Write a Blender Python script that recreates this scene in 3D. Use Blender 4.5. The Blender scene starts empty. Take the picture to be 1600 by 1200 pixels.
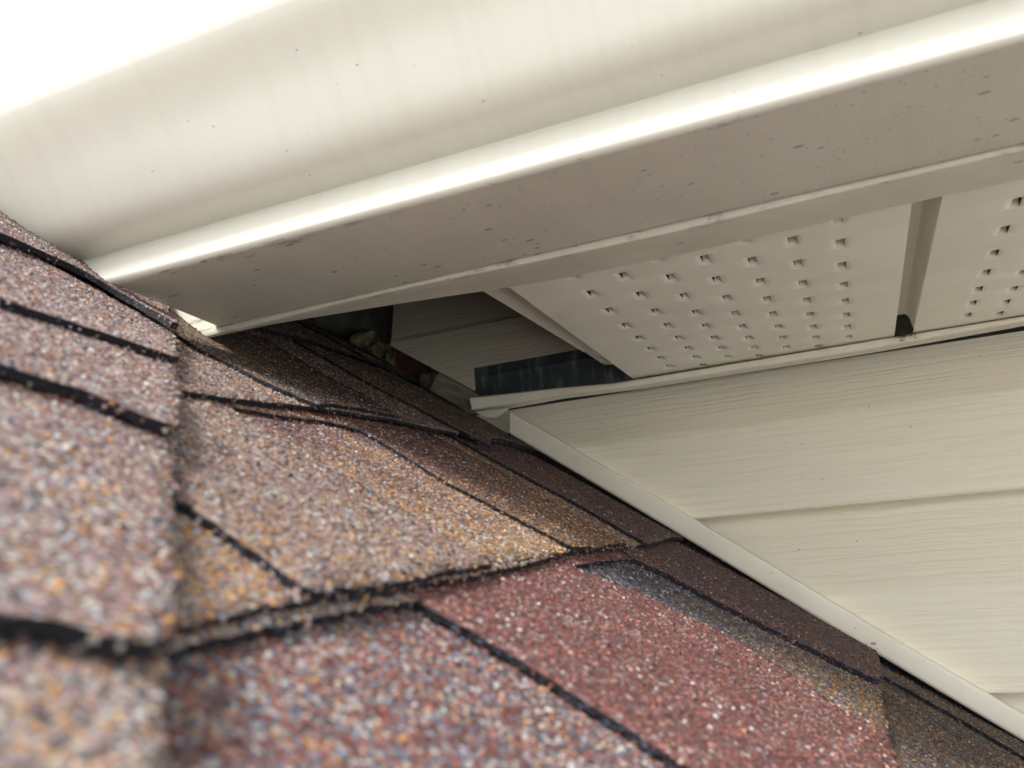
import bpy, bmesh, math, random
import numpy as np
from mathutils import Vector, Matrix, noise
from mathutils.geometry import delaunay_2d_cdt

scene = bpy.context.scene
R = math.radians
rng = random.Random(7)

# ------------------------------------------------------------------ camera
cam_data = bpy.data.cameras.new("camera")
cam = bpy.data.objects.new("camera", cam_data)
scene.collection.objects.link(cam)
right = Vector((0.91778654, 0.39064848, -0.07114523))
up = Vector((0.15344244, -0.18366836, 0.97093839))
back = Vector((0.36622847, -0.90203088, -0.2285104))
cam.matrix_world = Matrix(((right.x, up.x, back.x, 0), (right.y, up.y, back.y, 0), (right.z, up.z, back.z, 0), (0, 0, 0, 1)))
cam_data.sensor_width = 36
cam_data.lens = 28.73
cam_data.clip_start = 0.01
cam_data.clip_end = 2000
cam_data.dof.use_dof = True
cam_data.dof.focus_distance = 0.50
cam_data.dof.aperture_fstop = 15.5
scene.camera = cam

# ------------------------------------------------------------------ sky, sun, exposure
SUN_EL, SUN_AZ = 58.0, 203.0          # azimuth measured clockwise from +Y
world = bpy.data.worlds.new("World")
scene.world = world
world.use_nodes = True
wn, wl = world.node_tree.nodes, world.node_tree.links
wn.clear()
sky = wn.new("ShaderNodeTexSky")
sky.sky_type = 'NISHITA'
sky.sun_disc = False
sky.sun_elevation = R(SUN_EL)
sky.sun_rotation = R(SUN_AZ)
sky.air_density = 1.0
sky.dust_density = 2.0
sky.ozone_density = 1.0
hsv = wn.new("ShaderNodeHueSaturation")
hsv.inputs['Saturation'].default_value = 0.15      # thin white overcast
hsv.inputs['Value'].default_value = 1.3
bg = wn.new("ShaderNodeBackground")
bg.inputs['Strength'].default_value = 0.15
wo = wn.new("ShaderNodeOutputWorld")
wl.new(sky.outputs[0], hsv.inputs['Color'])
wl.new(hsv.outputs[0], bg.inputs['Color'])
wl.new(bg.outputs[0], wo.inputs['Surface'])

sl = bpy.data.lights.new("sun", 'SUN')
sl.energy = 3.0
sl.angle = R(14)
sl.color = (1.0, 0.97, 0.92)
so = bpy.data.objects.new("sun", sl)
scene.collection.objects.link(so)
sd = Vector((math.sin(R(SUN_AZ)) * math.cos(R(SUN_EL)), math.cos(R(SUN_AZ)) * math.cos(R(SUN_EL)), math.sin(R(SUN_EL))))
so.rotation_euler = sd.to_track_quat('Z', 'Y').to_euler()
so.location = sd * 20

scene.view_settings.view_transform = 'Standard'
scene.view_settings.look = 'None'
scene.view_settings.gamma = 1
scene.view_settings.exposure = 1.12
scene.cycles.max_bounces = 10
scene.cycles.diffuse_bounces = 6

# ------------------------------------------------------------------ helpers
def link(o, parent=None):
    scene.collection.objects.link(o)
    if parent is not None:
        o.parent = parent
    return o

def thing(name, label, cat, loc=(0, 0, 0), group=None):
    o = bpy.data.objects.new(name, None)
    link(o)
    o.location = loc
    o.empty_display_size = 0.02
    o['label'] = label
    o['category'] = cat
    if group:
        o['group'] = group
    return o

def tag(o, label, cat, group=None):
    o['label'] = label
    o['category'] = cat
    if group:
        o['group'] = group
    return o

def mesh_obj(name, verts, faces, mats, parent=None, mat_idx=None, smooth=False, label=None):
    me = bpy.data.meshes.new(name)
    off = parent.location if parent is not None else Vector((0, 0, 0))
    p = parent
    tot = Vector((0, 0, 0))
    while p is not None:
        tot += p.location
        p = p.parent
    me.from_pydata([tuple(Vector(v) - tot) for v in verts], [], faces)
    for m in (mats if isinstance(mats, (list, tuple)) else [mats]):
        me.materials.append(m)
    if mat_idx is not None:
        for f, i in zip(me.polygons, mat_idx):
            f.material_index = i
    if smooth:
        for f in me.polygons:
            f.use_smooth = True
    me.update()
    o = bpy.data.objects.new(name, me)
    link(o, parent)
    if label:
        o['label'] = label
    return o

def solid(o, t, offset=1.0):
    m = o.modifiers.new("solid", 'SOLIDIFY')
    m.thickness = t
    m.offset = offset
    w = o.modifiers.new("weighted", 'WEIGHTED_NORMAL')
    w.keep_sharp = True
    w.weight = 80
    return o

def sharp(o, angle=35):
    o.data.set_sharp_from_angle(angle=R(angle))
    return o

def sweep(profile, xs, shift=None):
    """profile: list of (y, z); xs: list of x stations; shift(i, x): extra x of profile point i at station"""
    v, f = [], []
    n = len(profile)
    for k, x in enumerate(xs):
        for i, (y, z) in enumerate(profile):
            dx, dy, dz = shift(k, i, x) if shift else (0, 0, 0)
            v.append((x + dx, y + dy, z + dz))
    for k in range(len(xs) - 1):
        for i in range(n - 1):
            a = k * n + i
            f.append((a, a + n, a + n + 1, a + 1))
    return v, f

def lerp_pts(pts, x):
    a = np.array(pts)
    return float(np.interp(x, a[:, 0], a[:, 1]))

def arc(cx, cy, r, a0, a1, n):
    return [(cx + r * math.cos(R(a0 + (a1 - a0) * i / n)), cy + r * math.sin(R(a0 + (a1 - a0) * i / n))) for i in range(n + 1)]

# ------------------------------------------------------------------ materials
def new_mat(name):
    m = bpy.data.materials.new(name)
    m.use_nodes = True
    nt = m.node_tree
    b = nt.nodes['Principled BSDF']
    return m, nt, b

def N(nt, t, **kw):
    n = nt.nodes.new(t)
    for k, v in kw.items():
        setattr(n, k, v)
    return n

def L(nt, a, b):
    nt.links.new(a, b)

COL = dict(red=(.215, .080, .066), maroon=(.125, .055, .053), tan=(.50, .27, .10), cream=(.54, .48, .40), grey=(.42, .42, .435),
           white=(.50, .49, .47), blue=(.16, .20, .28), slate=(.09, .10, .13), dark=(.03, .03, .035), pink=(.35, .225, .215),
           brown=(.20, .12, .085), mauve=(.25, .17, .178), olive=(.22, .17, .11), salmon=(.40, .16, .12))

def ramp_of(nt, weights):
    r = N(nt, 'ShaderNodeValToRGB')
    cr = r.color_ramp
    cr.interpolation = 'CONSTANT'
    tot = sum(w for _, w in weights)
    acc = 0
    for i, (c, w) in enumerate(weights):
        e = cr.elements[i] if i < 2 else cr.elements.new(min(acc / tot, .999))
        e.position = acc / tot
        e.color = (*COL[c], 1)
        acc += w
    return r

def granule_mat(name, wa, wb=None, nscale=14, bias=0.5, sharpness=6.0, grad=None, scale=880, gain=1.0, loose=False):
    """ceramic granules bedded in asphalt: two palettes of granule colour blended in patches"""
    m, nt, b = new_mat(name)
    tc = N(nt, 'ShaderNodeTexCoord')
    wob = N(nt, 'ShaderNodeTexNoise')
    wob.inputs['Scale'].default_value = 900
    wob.inputs['Detail'].default_value = 1
    L(nt, tc.outputs['Object'], wob.inputs['Vector'])
    wm = N(nt, 'ShaderNodeVectorMath', operation='MULTIPLY_ADD')
    wm.inputs[1].default_value = (.0009, .0009, .0009)
    L(nt, wob.outputs['Color'], wm.inputs[0])
    L(nt, tc.outputs['Object'], wm.inputs[2])
    vo = N(nt, 'ShaderNodeTexVoronoi', feature='F1')
    vo.inputs['Scale'].default_value = scale
    L(nt, wm.outputs[0], vo.inputs['Vector'])
    sep = N(nt, 'ShaderNodeSeparateColor')
    if loose:
        at = N(nt, 'ShaderNodeAttribute')
        at.attribute_name = 'gr'
        L(nt, at.outputs['Color'], sep.inputs[0])
    else:
        L(nt, vo.outputs['Color'], sep.inputs[0])
    ra = ramp_of(nt, wa)
    L(nt, sep.outputs[0], ra.inputs[0])
    col = ra.outputs['Color']
    if wb:
        rb = ramp_of(nt, wb)
        L(nt, sep.outputs[0], rb.inputs[0])
        no = N(nt, 'ShaderNodeTexNoise')
        no.inputs['Scale'].default_value = nscale
        no.inputs['Detail'].default_value = 2
        L(nt, tc.outputs['Object'], no.inputs['Vector'])
        val = no.outputs['Fac']
        if grad:
            axis, x0, k = grad
            sx = N(nt, 'ShaderNodeSeparateXYZ')
            L(nt, tc.outputs['Object'], sx.inputs[0])
            g = N(nt, 'ShaderNodeMath', operation='MULTIPLY_ADD')
            g.inputs[1].default_value = k
            g.inputs[2].default_value = -x0 * k
            L(nt, sx.outputs['XYZ'.index(axis)], g.inputs[0])
            ad = N(nt, 'ShaderNodeMath', operation='ADD')
            L(nt, val, ad.inputs[0])
            L(nt, g.outputs[0], ad.inputs[1])
            val = ad.outputs[0]
        # dithered per granule so the two blends interleave
        d = N(nt, 'ShaderNodeMath', operation='MULTIPLY_ADD')
        d.inputs[1].default_value = .35
        d.inputs[2].default_value = -.175
        L(nt, sep.outputs[1], d.inputs[0])
        ad2 = N(nt, 'ShaderNodeMath', operation='ADD')
        L(nt, val, ad2.inputs[0])
        L(nt, d.outputs[0], ad2.inputs[1])
        mr = N(nt, 'ShaderNodeMapRange')
        mr.inputs[1].default_value = bias - .5 / sharpness
        mr.inputs[2].default_value = bias + .5 / sharpness
        L(nt, ad2.outputs[0], mr.inputs[0])
        mx = N(nt, 'ShaderNodeMix', data_type='RGBA')
        L(nt, mr.outputs[0], mx.inputs[0])
        L(nt, ra.outputs['Color'], mx.inputs[6])
        L(nt, rb.outputs['Color'], mx.inputs[7])
        col = mx.outputs[2]
    # granule to granule value spread
    vr = N(nt, 'ShaderNodeMapRange')
    vr.inputs[3].default_value = .68 * gain
    vr.inputs[4].default_value = 1.25 * gain
    L(nt, sep.outputs[2], vr.inputs[0])
    mul = N(nt, 'ShaderNodeMix', data_type='RGBA', blend_type='MULTIPLY')
    mul.inputs[0].default_value = 1
    L(nt, col, mul.inputs[6])
    L(nt, vr.outputs[0], mul.inputs[7])
    # asphalt showing between granules
    gap = N(nt, 'ShaderNodeMapRange')
    gap.inputs[1].default_value = .55
    gap.inputs[2].default_value = .85
    L(nt, vo.outputs['Distance'], gap.inputs[0])
    mg = N(nt, 'ShaderNodeMix', data_type='RGBA')
    L(nt, gap.outputs[0], mg.inputs[0])
    L(nt, mul.outputs[2], mg.inputs[6])
    mg.inputs[7].default_value = (.035, .032, .034, 1)
    L(nt, (mul if loose else mg).outputs[2], b.inputs['Base Color'])
    b.inputs['Roughness'].default_value = .75
    b.inputs['Specular IOR Level'].default_value = .18
    inv = N(nt, 'ShaderNodeMath', operation='SUBTRACT')
    inv.inputs[0].default_value = 1
    L(nt, vo.outputs['Distance'], inv.inputs[1])
    hh = N(nt, 'ShaderNodeMath', operation='MULTIPLY_ADD')
    hh.inputs[1].default_value = .35
    L(nt, sep.outputs[1], hh.inputs[0])
    L(nt, inv.outputs[0], hh.inputs[2])
    bp = N(nt, 'ShaderNodeBump')
    bp.inputs['Strength'].default_value = .8
    bp.inputs['Distance'].default_value = .0006
    L(nt, hh.outputs[0], bp.inputs['Height'])
    if not loose:
        L(nt, bp.outputs[0], b.inputs['Normal'])
    return m

LOOSE = {}
def granules(name, *a, **k):
    m = granule_mat(name, *a, **k)
    k2 = dict(k); k2['gain'] = k.get('gain', 1) * 1.12
    LOOSE[m.name] = granule_mat(name + '_loose', *a, loose=True, **k2)
    return m

def asphalt_edge():
    m, nt, b = new_mat('asphalt_edge')
    tc = N(nt, 'ShaderNodeTexCoord')
    vo = N(nt, 'ShaderNodeTexVoronoi')
    vo.inputs['Scale'].default_value = 900
    L(nt, tc.outputs['Object'], vo.inputs['Vector'])
    sep = N(nt, 'ShaderNodeSeparateColor')
    L(nt, vo.outputs['Color'], sep.inputs[0])
    r = ramp_of(nt, [('dark', 92), ('slate', 7), ('brown', 1)])
    L(nt, sep.outputs[0], r.inputs[0])
    mu = N(nt, 'ShaderNodeMix', data_type='RGBA', blend_type='MULTIPLY')
    mu.inputs[0].default_value = 1
    mu.inputs[7].default_value = (.45, .45, .48, 1)
    L(nt, r.outputs['Color'], mu.inputs[6])
    L(nt, mu.outputs[2], b.inputs['Base Color'])
    b.inputs['Roughness'].default_value = .85
    b.inputs['Specular IOR Level'].default_value = .15
    bp = N(nt, 'ShaderNodeBump')
    bp.inputs['Distance'].default_value = .0006
    L(nt, vo.outputs['Distance'], bp.inputs['Height'])
    L(nt, bp.outputs[0], b.inputs['Normal'])
    return m

def painted_metal(name, color, rough=.32, specks=0.0, grime=.10, spec=.5, big=True, lip=None, streak=0.0):
    """baked enamel on aluminium or vinyl, with fine dirt specks and uneven grime"""
    m, nt, b = new_mat(name)
    tc = N(nt, 'ShaderNodeTexCoord')
    no = N(nt, 'ShaderNodeTexNoise')
    no.inputs['Scale'].default_value = 18
    no.inputs['Detail'].default_value = 5
    no.inputs['Roughness'].default_value = .6
    L(nt, tc.outputs['Object'], no.inputs['Vector'])
    mr = N(nt, 'ShaderNodeMapRange')
    mr.inputs[1].default_value = .40
    mr.inputs[2].default_value = .80
    mr.inputs[3].default_value = 0
    mr.inputs[4].default_value = grime
    L(nt, no.outputs['Fac'], mr.inputs[0])
    mx = N(nt, 'ShaderNodeMix', data_type='RGBA')
    mx.inputs[6].default_value = (*color, 1)
    mx.inputs[7].default_value = (color[0] * .55, color[1] * .52, color[2] * .45, 1)
    L(nt, mr.outputs[0], mx.inputs[0])
    col = mx.outputs[2]
    if specks > 0:
        for sc, lim, dk, st in (((190, specks * .8, .6, (.5, 1, 1)),) if big else ()) + ((430, specks, .5, (.6, 1, 1)), (800, specks, .35, (.7, 1, 1))):
            mp = N(nt, 'ShaderNodeMapping')
            mp.inputs['Scale'].default_value = st
            L(nt, tc.outputs['Object'], mp.inputs['Vector'])
            vo = N(nt, 'ShaderNodeTexVoronoi')
            vo.inputs['Scale'].default_value = sc
            L(nt, mp.outputs[0], vo.inputs['Vector'])
            se = N(nt, 'ShaderNodeSeparateColor')
            L(nt, vo.outputs['Color'], se.inputs[0])
            sz = N(nt, 'ShaderNodeMath', operation='MULTIPLY')     # radius differs per speck
            sz.inputs[1].default_value = .20
            L(nt, se.outputs[1], sz.inputs[0])
            lt = N(nt, 'ShaderNodeMath', operation='LESS_THAN')
            L(nt, vo.outputs['Distance'], lt.inputs[0])
            L(nt, sz.outputs[0], lt.inputs[1])
            pk = N(nt, 'ShaderNodeMath', operation='LESS_THAN')
            pk.inputs[1].default_value = lim
            L(nt, se.outputs[0], pk.inputs[0])
            an = N(nt, 'ShaderNodeMath', operation='MULTIPLY')
            L(nt, lt.outputs[0], an.inputs[0])
            L(nt, pk.outputs[0], an.inputs[1])
            am = N(nt, 'ShaderNodeMath', operation='MULTIPLY')
            am.inputs[1].default_value = dk
            L(nt, an.outputs[0], am.inputs[0])
            m2 = N(nt, 'ShaderNodeMix', data_type='RGBA')
            L(nt, am.outputs[0], m2.inputs[0])
            L(nt, col, m2.inputs[6])
            m2.inputs[7].default_value = (.07, .06, .055, 1)
            col = m2.outputs[2]
    if streak > 0:       # faint run-off streaks across the metal
        mp = N(nt, 'ShaderNodeMapping')
        mp.inputs['Scale'].default_value = (140, 3, 3)
        L(nt, tc.outputs['Object'], mp.inputs['Vector'])
        sn = N(nt, 'ShaderNodeTexNoise')
        sn.inputs['Scale'].default_value = 1
        sn.inputs['Detail'].default_value = 4
        L(nt, mp.outputs[0], sn.inputs['Vector'])
        sm = N(nt, 'ShaderNodeMapRange')
        sm.inputs[1].default_value = .48
        sm.inputs[2].default_value = .75
        sm.inputs[4].default_value = streak
        L(nt, sn.outputs['Fac'], sm.inputs[0])
        m4 = N(nt, 'ShaderNodeMix', data_type='RGBA')
        L(nt, sm.outputs[0], m4.inputs[0])
        L(nt, col, m4.inputs[6])
        m4.inputs[7].default_value = (color[0] * .5, color[1] * .46, color[2] * .38, 1)
        col = m4.outputs[2]
    if lip:              # mildew that clings along one edge (local y range)
        sx = N(nt, 'ShaderNodeSeparateXYZ')
        L(nt, tc.outputs['Object'], sx.inputs[0])
        ma = N(nt, 'ShaderNodeMapRange', interpolation_type='SMOOTHSTEP')
        ma.inputs[1].default_value = lip[0]
        ma.inputs[2].default_value = lip[1]
        ma.inputs[3].default_value = .24
        ma.inputs[4].default_value = 0
        L(nt, sx.outputs[1], ma.inputs[0])
        mp = N(nt, 'ShaderNodeMapping')
        mp.inputs['Scale'].default_value = (60, 260, 260)
        L(nt, tc.outputs['Object'], mp.inputs['Vector'])
        dn = N(nt, 'ShaderNodeTexNoise')
        dn.inputs['Scale'].default_value = 1
        dn.inputs['Detail'].default_value = 6
        dn.inputs['Roughness'].default_value = .7
        L(nt, mp.outputs[0], dn.inputs['Vector'])
        big_n = N(nt, 'ShaderNodeTexNoise')
        big_n.inputs['Scale'].default_value = 22
        L(nt, tc.outputs['Object'], big_n.inputs['Vector'])
        s1 = N(nt, 'ShaderNodeMath', operation='ADD')
        L(nt, dn.outputs['Fac'], s1.inputs[0])
        L(nt, ma.outputs[0], s1.inputs[1])
        s2 = N(nt, 'ShaderNodeMath', operation='MULTIPLY_ADD')
        s2.inputs[1].default_value = .45
        L(nt, big_n.outputs['Fac'], s2.inputs[0])
        L(nt, s1.outputs[0], s2.inputs[2])
        th = N(nt, 'ShaderNodeMapRange')
        th.inputs[1].default_value = 1.02
        th.inputs[2].default_value = 1.14
        th.inputs[4].default_value = .62
        L(nt, s2.outputs[0], th.inputs[0])
        m5 = N(nt, 'ShaderNodeMix', data_type='RGBA')
        L(nt, th.outputs[0], m5.inputs[0])
        L(nt, col, m5.inputs[6])
        m5.inputs[7].default_value = (.10, .085, .065, 1)
        col = m5.outputs[2]
    L(nt, col, b.inputs['Base Color'])
    b.inputs['Roughness'].default_value = rough
    b.inputs['Specular IOR Level'].default_value = spec
    n2 = N(nt, 'ShaderNodeTexNoise')
    n2.inputs['Scale'].default_value = 9
    n2.inputs['Detail'].default_value = 2
    L(nt, tc.outputs['Object'], n2.inputs['Vector'])
    bp = N(nt, 'ShaderNodeBump')
    bp.inputs['Strength'].default_value = .5
    bp.inputs['Distance'].default_value = .002
    L(nt, n2.outputs['Fac'], bp.inputs['Height'])
    L(nt, bp.outputs[0], b.inputs['Normal'])
    return m

def grain_vinyl(name, color, depth=.0007):
    """vinyl siding embossed with a wood grain that runs along X"""
    m, nt, b = new_mat(name)
    tc = N(nt, 'ShaderNodeTexCoord')
    wv = N(nt, 'ShaderNodeTexNoise')
    wv.inputs['Scale'].default_value = 16
    wv.inputs['Detail'].default_value = 2
    L(nt, tc.outputs['Object'], wv.inputs['Vector'])
    wm = N(nt, 'ShaderNodeVectorMath', operation='MULTIPLY_ADD')
    wm.inputs[1].default_value = (0, 0, .005)
    L(nt, wv.outputs['Color'], wm.inputs[0])
    L(nt, tc.outputs['Object'], wm.inputs[2])
    hs = []
    for sc, det in (((11, 11, 420), 4), ((24, 24, 1300), 2)):
        mp = N(nt, 'ShaderNodeMapping')
        mp.inputs['Scale'].default_value = sc
        L(nt, wm.outputs[0], mp.inputs['Vector'])
        no = N(nt, 'ShaderNodeTexNoise')
        no.inputs['Scale'].default_value = 1
        no.inputs['Detail'].default_value = det
        L(nt, mp.outputs[0], no.inputs['Vector'])
        hs.append(no.outputs['Fac'])
    cut = N(nt, 'ShaderNodeMapRange')
    cut.inputs[1].default_value = .36
    cut.inputs[2].default_value = .52
    L(nt, hs[0], cut.inputs[0])
    hh = N(nt, 'ShaderNodeMath', operation='MULTIPLY_ADD')
    hh.inputs[1].default_value = .35
    L(nt, hs[1], hh.inputs[0])
    L(nt, cut.outputs[0], hh.inputs[2])
    bp = N(nt, 'ShaderNodeBump')
    bp.inputs['Strength'].default_value = .34
    bp.inputs['Distance'].default_value = depth
    L(nt, hh.outputs[0], bp.inputs['Height'])
    L(nt, bp.outputs[0], b.inputs['Normal'])
    # grain grooves coloured darker, in uneven patches
    big = N(nt, 'ShaderNodeTexNoise')
    big.inputs['Scale'].default_value = 7
    big.inputs['Detail'].default_value = 4
    L(nt, tc.outputs['Object'], big.inputs['Vector'])
    inv = N(nt, 'ShaderNodeMath', operation='SUBTRACT')
    inv.inputs[0].default_value = 1
    L(nt, cut.outputs[0], inv.inputs[1])
    am = N(nt, 'ShaderNodeMath', operation='MULTIPLY')
    L(nt, inv.outputs[0], am.inputs[0])
    L(nt, big.outputs['Fac'], am.inputs[1])
    a2 = N(nt, 'ShaderNodeMath', operation='MULTIPLY')
    a2.inputs[1].default_value = .22
    L(nt, am.outputs[0], a2.inputs[0])
    mx = N(nt, 'ShaderNodeMix', data_type='RGBA')
    L(nt, a2.outputs[0], mx.inputs[0])
    mx.inputs[6].default_value = (*color, 1)
    mx.inputs[7].default_value = (color[0] * .5, color[1] * .47, color[2] * .40, 1)
    vo = N(nt, 'ShaderNodeTexVoronoi')
    vo.inputs['Scale'].default_value = 60
    L(nt, tc.outputs['Object'], vo.inputs['Vector'])
    lt = N(nt, 'ShaderNodeMath', operation='LESS_THAN')
    lt.inputs[1].default_value = .035
    L(nt, vo.outputs['Distance'], lt.inputs[0])
    m2 = N(nt, 'ShaderNodeMix', data_type='RGBA')
    L(nt, lt.outputs[0], m2.inputs[0])
    L(nt, mx.outputs[2], m2.inputs[6])
    m2.inputs[7].default_value = (.22, .18, .13, 1)
    L(nt, m2.outputs[2], b.inputs['Base Color'])
    b.inputs['Roughness'].default_value = .48
    b.inputs['Specular IOR Level'].default_value = .35
    return m

def rough_mat(name, color, color2, scale=60, rough=.9, bump=.002, stretch=(1, 1, 1), lo=.35, hi=.68):
    m, nt, b = new_mat(name)
    tc = N(nt, 'ShaderNodeTexCoord')
    mp = N(nt, 'ShaderNodeMapping')
    mp.inputs['Scale'].default_value = stretch
    L(nt, tc.outputs['Object'], mp.inputs['Vector'])
    no = N(nt, 'ShaderNodeTexNoise')
    no.inputs['Scale'].default_value = scale
    no.inputs['Detail'].default_value = 6
    L(nt, mp.outputs[0], no.inputs['Vector'])
    r = N(nt, 'ShaderNodeValToRGB')
    r.color_ramp.elements[0].position = lo
    r.color_ramp.elements[1].position = hi
    r.color_ramp.elements[0].color = (*color, 1)
    r.color_ramp.elements[1].color = (*color2, 1)
    L(nt, no.outputs['Fac'], r.inputs[0])
    L(nt, r.outputs['Color'], b.inputs['Base Color'])
    b.inputs['Roughness'].default_value = rough
    bp = N(nt, 'ShaderNodeBump')
    bp.inputs['Distance'].default_value = bump
    L(nt, no.outputs['Fac'], bp.inputs['Height'])
    L(nt, bp.outputs[0], b.inputs['Normal'])
    return m

ALMOND = (.595, .58, .505)
M_GUTTER = painted_metal('almond_enamel_gutter', ALMOND, rough=.26, specks=.035, grime=.10, spec=.65, big=False, streak=.10)
M_GUTTER_UNDER = painted_metal('almond_enamel_underside', ALMOND, rough=.36, specks=.75, grime=.25, lip=(-.034, -.012), streak=.10)
M_FASCIA = painted_metal('almond_enamel_fascia', (.61, .595, .51), rough=.45, specks=.10, grime=.45, lip=(.001, .012))
M_SOFFIT = painted_metal('almond_vinyl_soffit', (.82, .795, .70), rough=.5, specks=.02, big=False, grime=.22, spec=.35)
M_TRIM = painted_metal('almond_vinyl_trim', (.74, .70, .59), rough=.42, specks=.04, grime=.35)
M_SIDING = grain_vinyl('almond_vinyl_siding', (.76, .715, .585))
M_EDGE = asphalt_edge()
M_TAN = granules('granules_tan_blend', [('mauve', 26), ('pink', 20), ('red', 10), ('maroon', 7), ('grey', 12), ('cream', 10), ('white', 3), ('tan', 8), ('slate', 5), ('dark', 3), ('brown', 6)],
                 [('tan', 24), ('pink', 18), ('cream', 14), ('mauve', 14), ('grey', 10), ('brown', 8), ('slate', 4), ('dark', 3), ('white', 3)], nscale=11, bias=.50, sharpness=3, gain=0.498)
M_GOLD = granules('granules_golden', [('tan', 40), ('pink', 14), ('cream', 14), ('mauve', 12), ('grey', 8), ('brown', 8), ('slate', 5), ('red', 4)],
                  [('tan', 26), ('cream', 14), ('mauve', 18), ('pink', 16), ('grey', 12), ('slate', 6)], nscale=20, bias=.55, sharpness=3, gain=0.526)
M_CAP = granules('granules_pink_blend', [('mauve', 30), ('pink', 24), ('red', 11), ('maroon', 7), ('grey', 13), ('cream', 8), ('white', 5), ('tan', 4), ('slate', 4), ('dark', 2)],
                 [('pink', 28), ('mauve', 20), ('tan', 12), ('cream', 14), ('grey', 12), ('red', 7), ('white', 4), ('slate', 5), ('dark', 2)], nscale=16, bias=.53, sharpness=3, gain=0.545)
M_CAPLOW = granules('granules_straw_blend', [('tan', 18), ('cream', 18), ('grey', 14), ('pink', 16), ('olive', 10), ('mauve', 10), ('white', 5), ('slate', 4), ('dark', 3)],
                    [('cream', 14), ('pink', 22), ('mauve', 16), ('tan', 8), ('grey', 14), ('red', 8), ('slate', 6)], nscale=16, bias=.56, sharpness=3, gain=0.545)
M_RED = granules('granules_red', [('red', 46), ('maroon', 26), ('mauve', 16), ('salmon', 5), ('white', 1.2), ('cream', 1), ('dark', 3), ('tan', 1)],
                 [('red', 40), ('maroon', 26), ('mauve', 16), ('salmon', 8), ('cream', 3), ('white', 4), ('brown', 5)], nscale=45, bias=.55, sharpness=5, gain=0.583)
M_BLUERED = granules('granules_slate_and_red', [('red', 34), ('salmon', 16), ('maroon', 17), ('blue', 16), ('grey', 9), ('white', 3), ('tan', 4), ('slate', 7), ('cream', 3)],
                     [('blue', 15), ('grey', 16), ('red', 24), ('salmon', 10), ('tan', 10), ('cream', 8), ('white', 4), ('slate', 11)], nscale=22, bias=.55, sharpness=4, gain=0.526)
M_SLATE = granules('granules_slate_to_tan', [('slate', 36), ('blue', 18), ('maroon', 14), ('grey', 12), ('brown', 10), ('dark', 10)],
                   [('tan', 38), ('slate', 20), ('blue', 12), ('brown', 14), ('grey', 8), ('cream', 4)], nscale=30, bias=.52, sharpness=3.5, grad=('X', .065, 7), gain=0.470)
M_MAROON = granules('granules_maroon', [('maroon', 42), ('mauve', 14), ('red', 14), ('slate', 12), ('brown', 10), ('dark', 6), ('grey', 5)],
                    [('brown', 24), ('olive', 16), ('maroon', 24), ('slate', 20), ('mauve', 12), ('tan', 6)], nscale=12, bias=.58, sharpness=4, gain=0.583)
M_BROWN = granules('granules_brown_to_tan', [('brown', 26), ('maroon', 26), ('red', 14), ('slate', 14), ('grey', 8), ('tan', 8)],
                   [('tan', 32), ('brown', 24), ('maroon', 14), ('mauve', 12), ('cream', 8), ('slate', 8)], nscale=12, bias=.52, sharpness=4, grad=('X', -.04, 4), gain=0.489)
M_BROWNGAP = granules('granules_maroon_to_orange', [('maroon', 26), ('red', 22), ('brown', 14), ('pink', 12), ('slate', 12), ('grey', 10)],
                     [('tan', 46), ('cream', 14), ('pink', 12), ('grey', 10), ('brown', 10), ('slate', 8)], nscale=16, bias=.52, sharpness=4, grad=('X', -.045, 5), gain=0.526)
M_DARKSHADE = granules('granules_dark_and_shade', [('slate', 28), ('maroon', 20), ('brown', 18), ('dark', 16), ('grey', 10), ('olive', 8)],
                     [('olive', 30), ('tan', 22), ('brown', 20), ('slate', 14), ('grey', 8)], nscale=18, bias=.5, sharpness=4, gain=0.451)  # dark blend; on the upper courses its colour carries the gutter's shade

# ------------------------------------------------------------------ ground
gm = rough_mat('pale_bounce_ground', (.44, .43, .41), (.60, .59, .56), scale=.6, bump=.02)  # unseen ground, made pale to bounce light up under the eave
g = mesh_obj('ground', [(-800, -800, -3.6), (800, -800, -3.6), (800, 800, -3.6), (-800, 800, -3.6)], [(0, 1, 2, 3)], gm)
g['kind'] = 'structure'

# ------------------------------------------------------------------ the roof surface: s runs up the slope, y runs towards the wall
TH = R(35.6)
P0 = Vector((-.12666, .63, .01935))
U = Vector((-math.cos(TH), 0, math.sin(TH)))
NN = Vector((math.sin(TH), 0, math.cos(TH)))
HD = Vector((.197, .160)).normalized()          # hip direction in (s, y)
PD = Vector((HD.y, -HD.x))                      # away from the hip's right edge, over the hip
B0 = Vector((-.042, .092))
CREST = .125

def hdrop(s, y):
    return -.013 * math.exp(-((s - .21) / .09) ** 2 - ((y - .34) / .10) ** 2)

def roof(s, y, h):
    return P0 + U * s + Vector((0, y - P0.y, 0)) + NN * h

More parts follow.
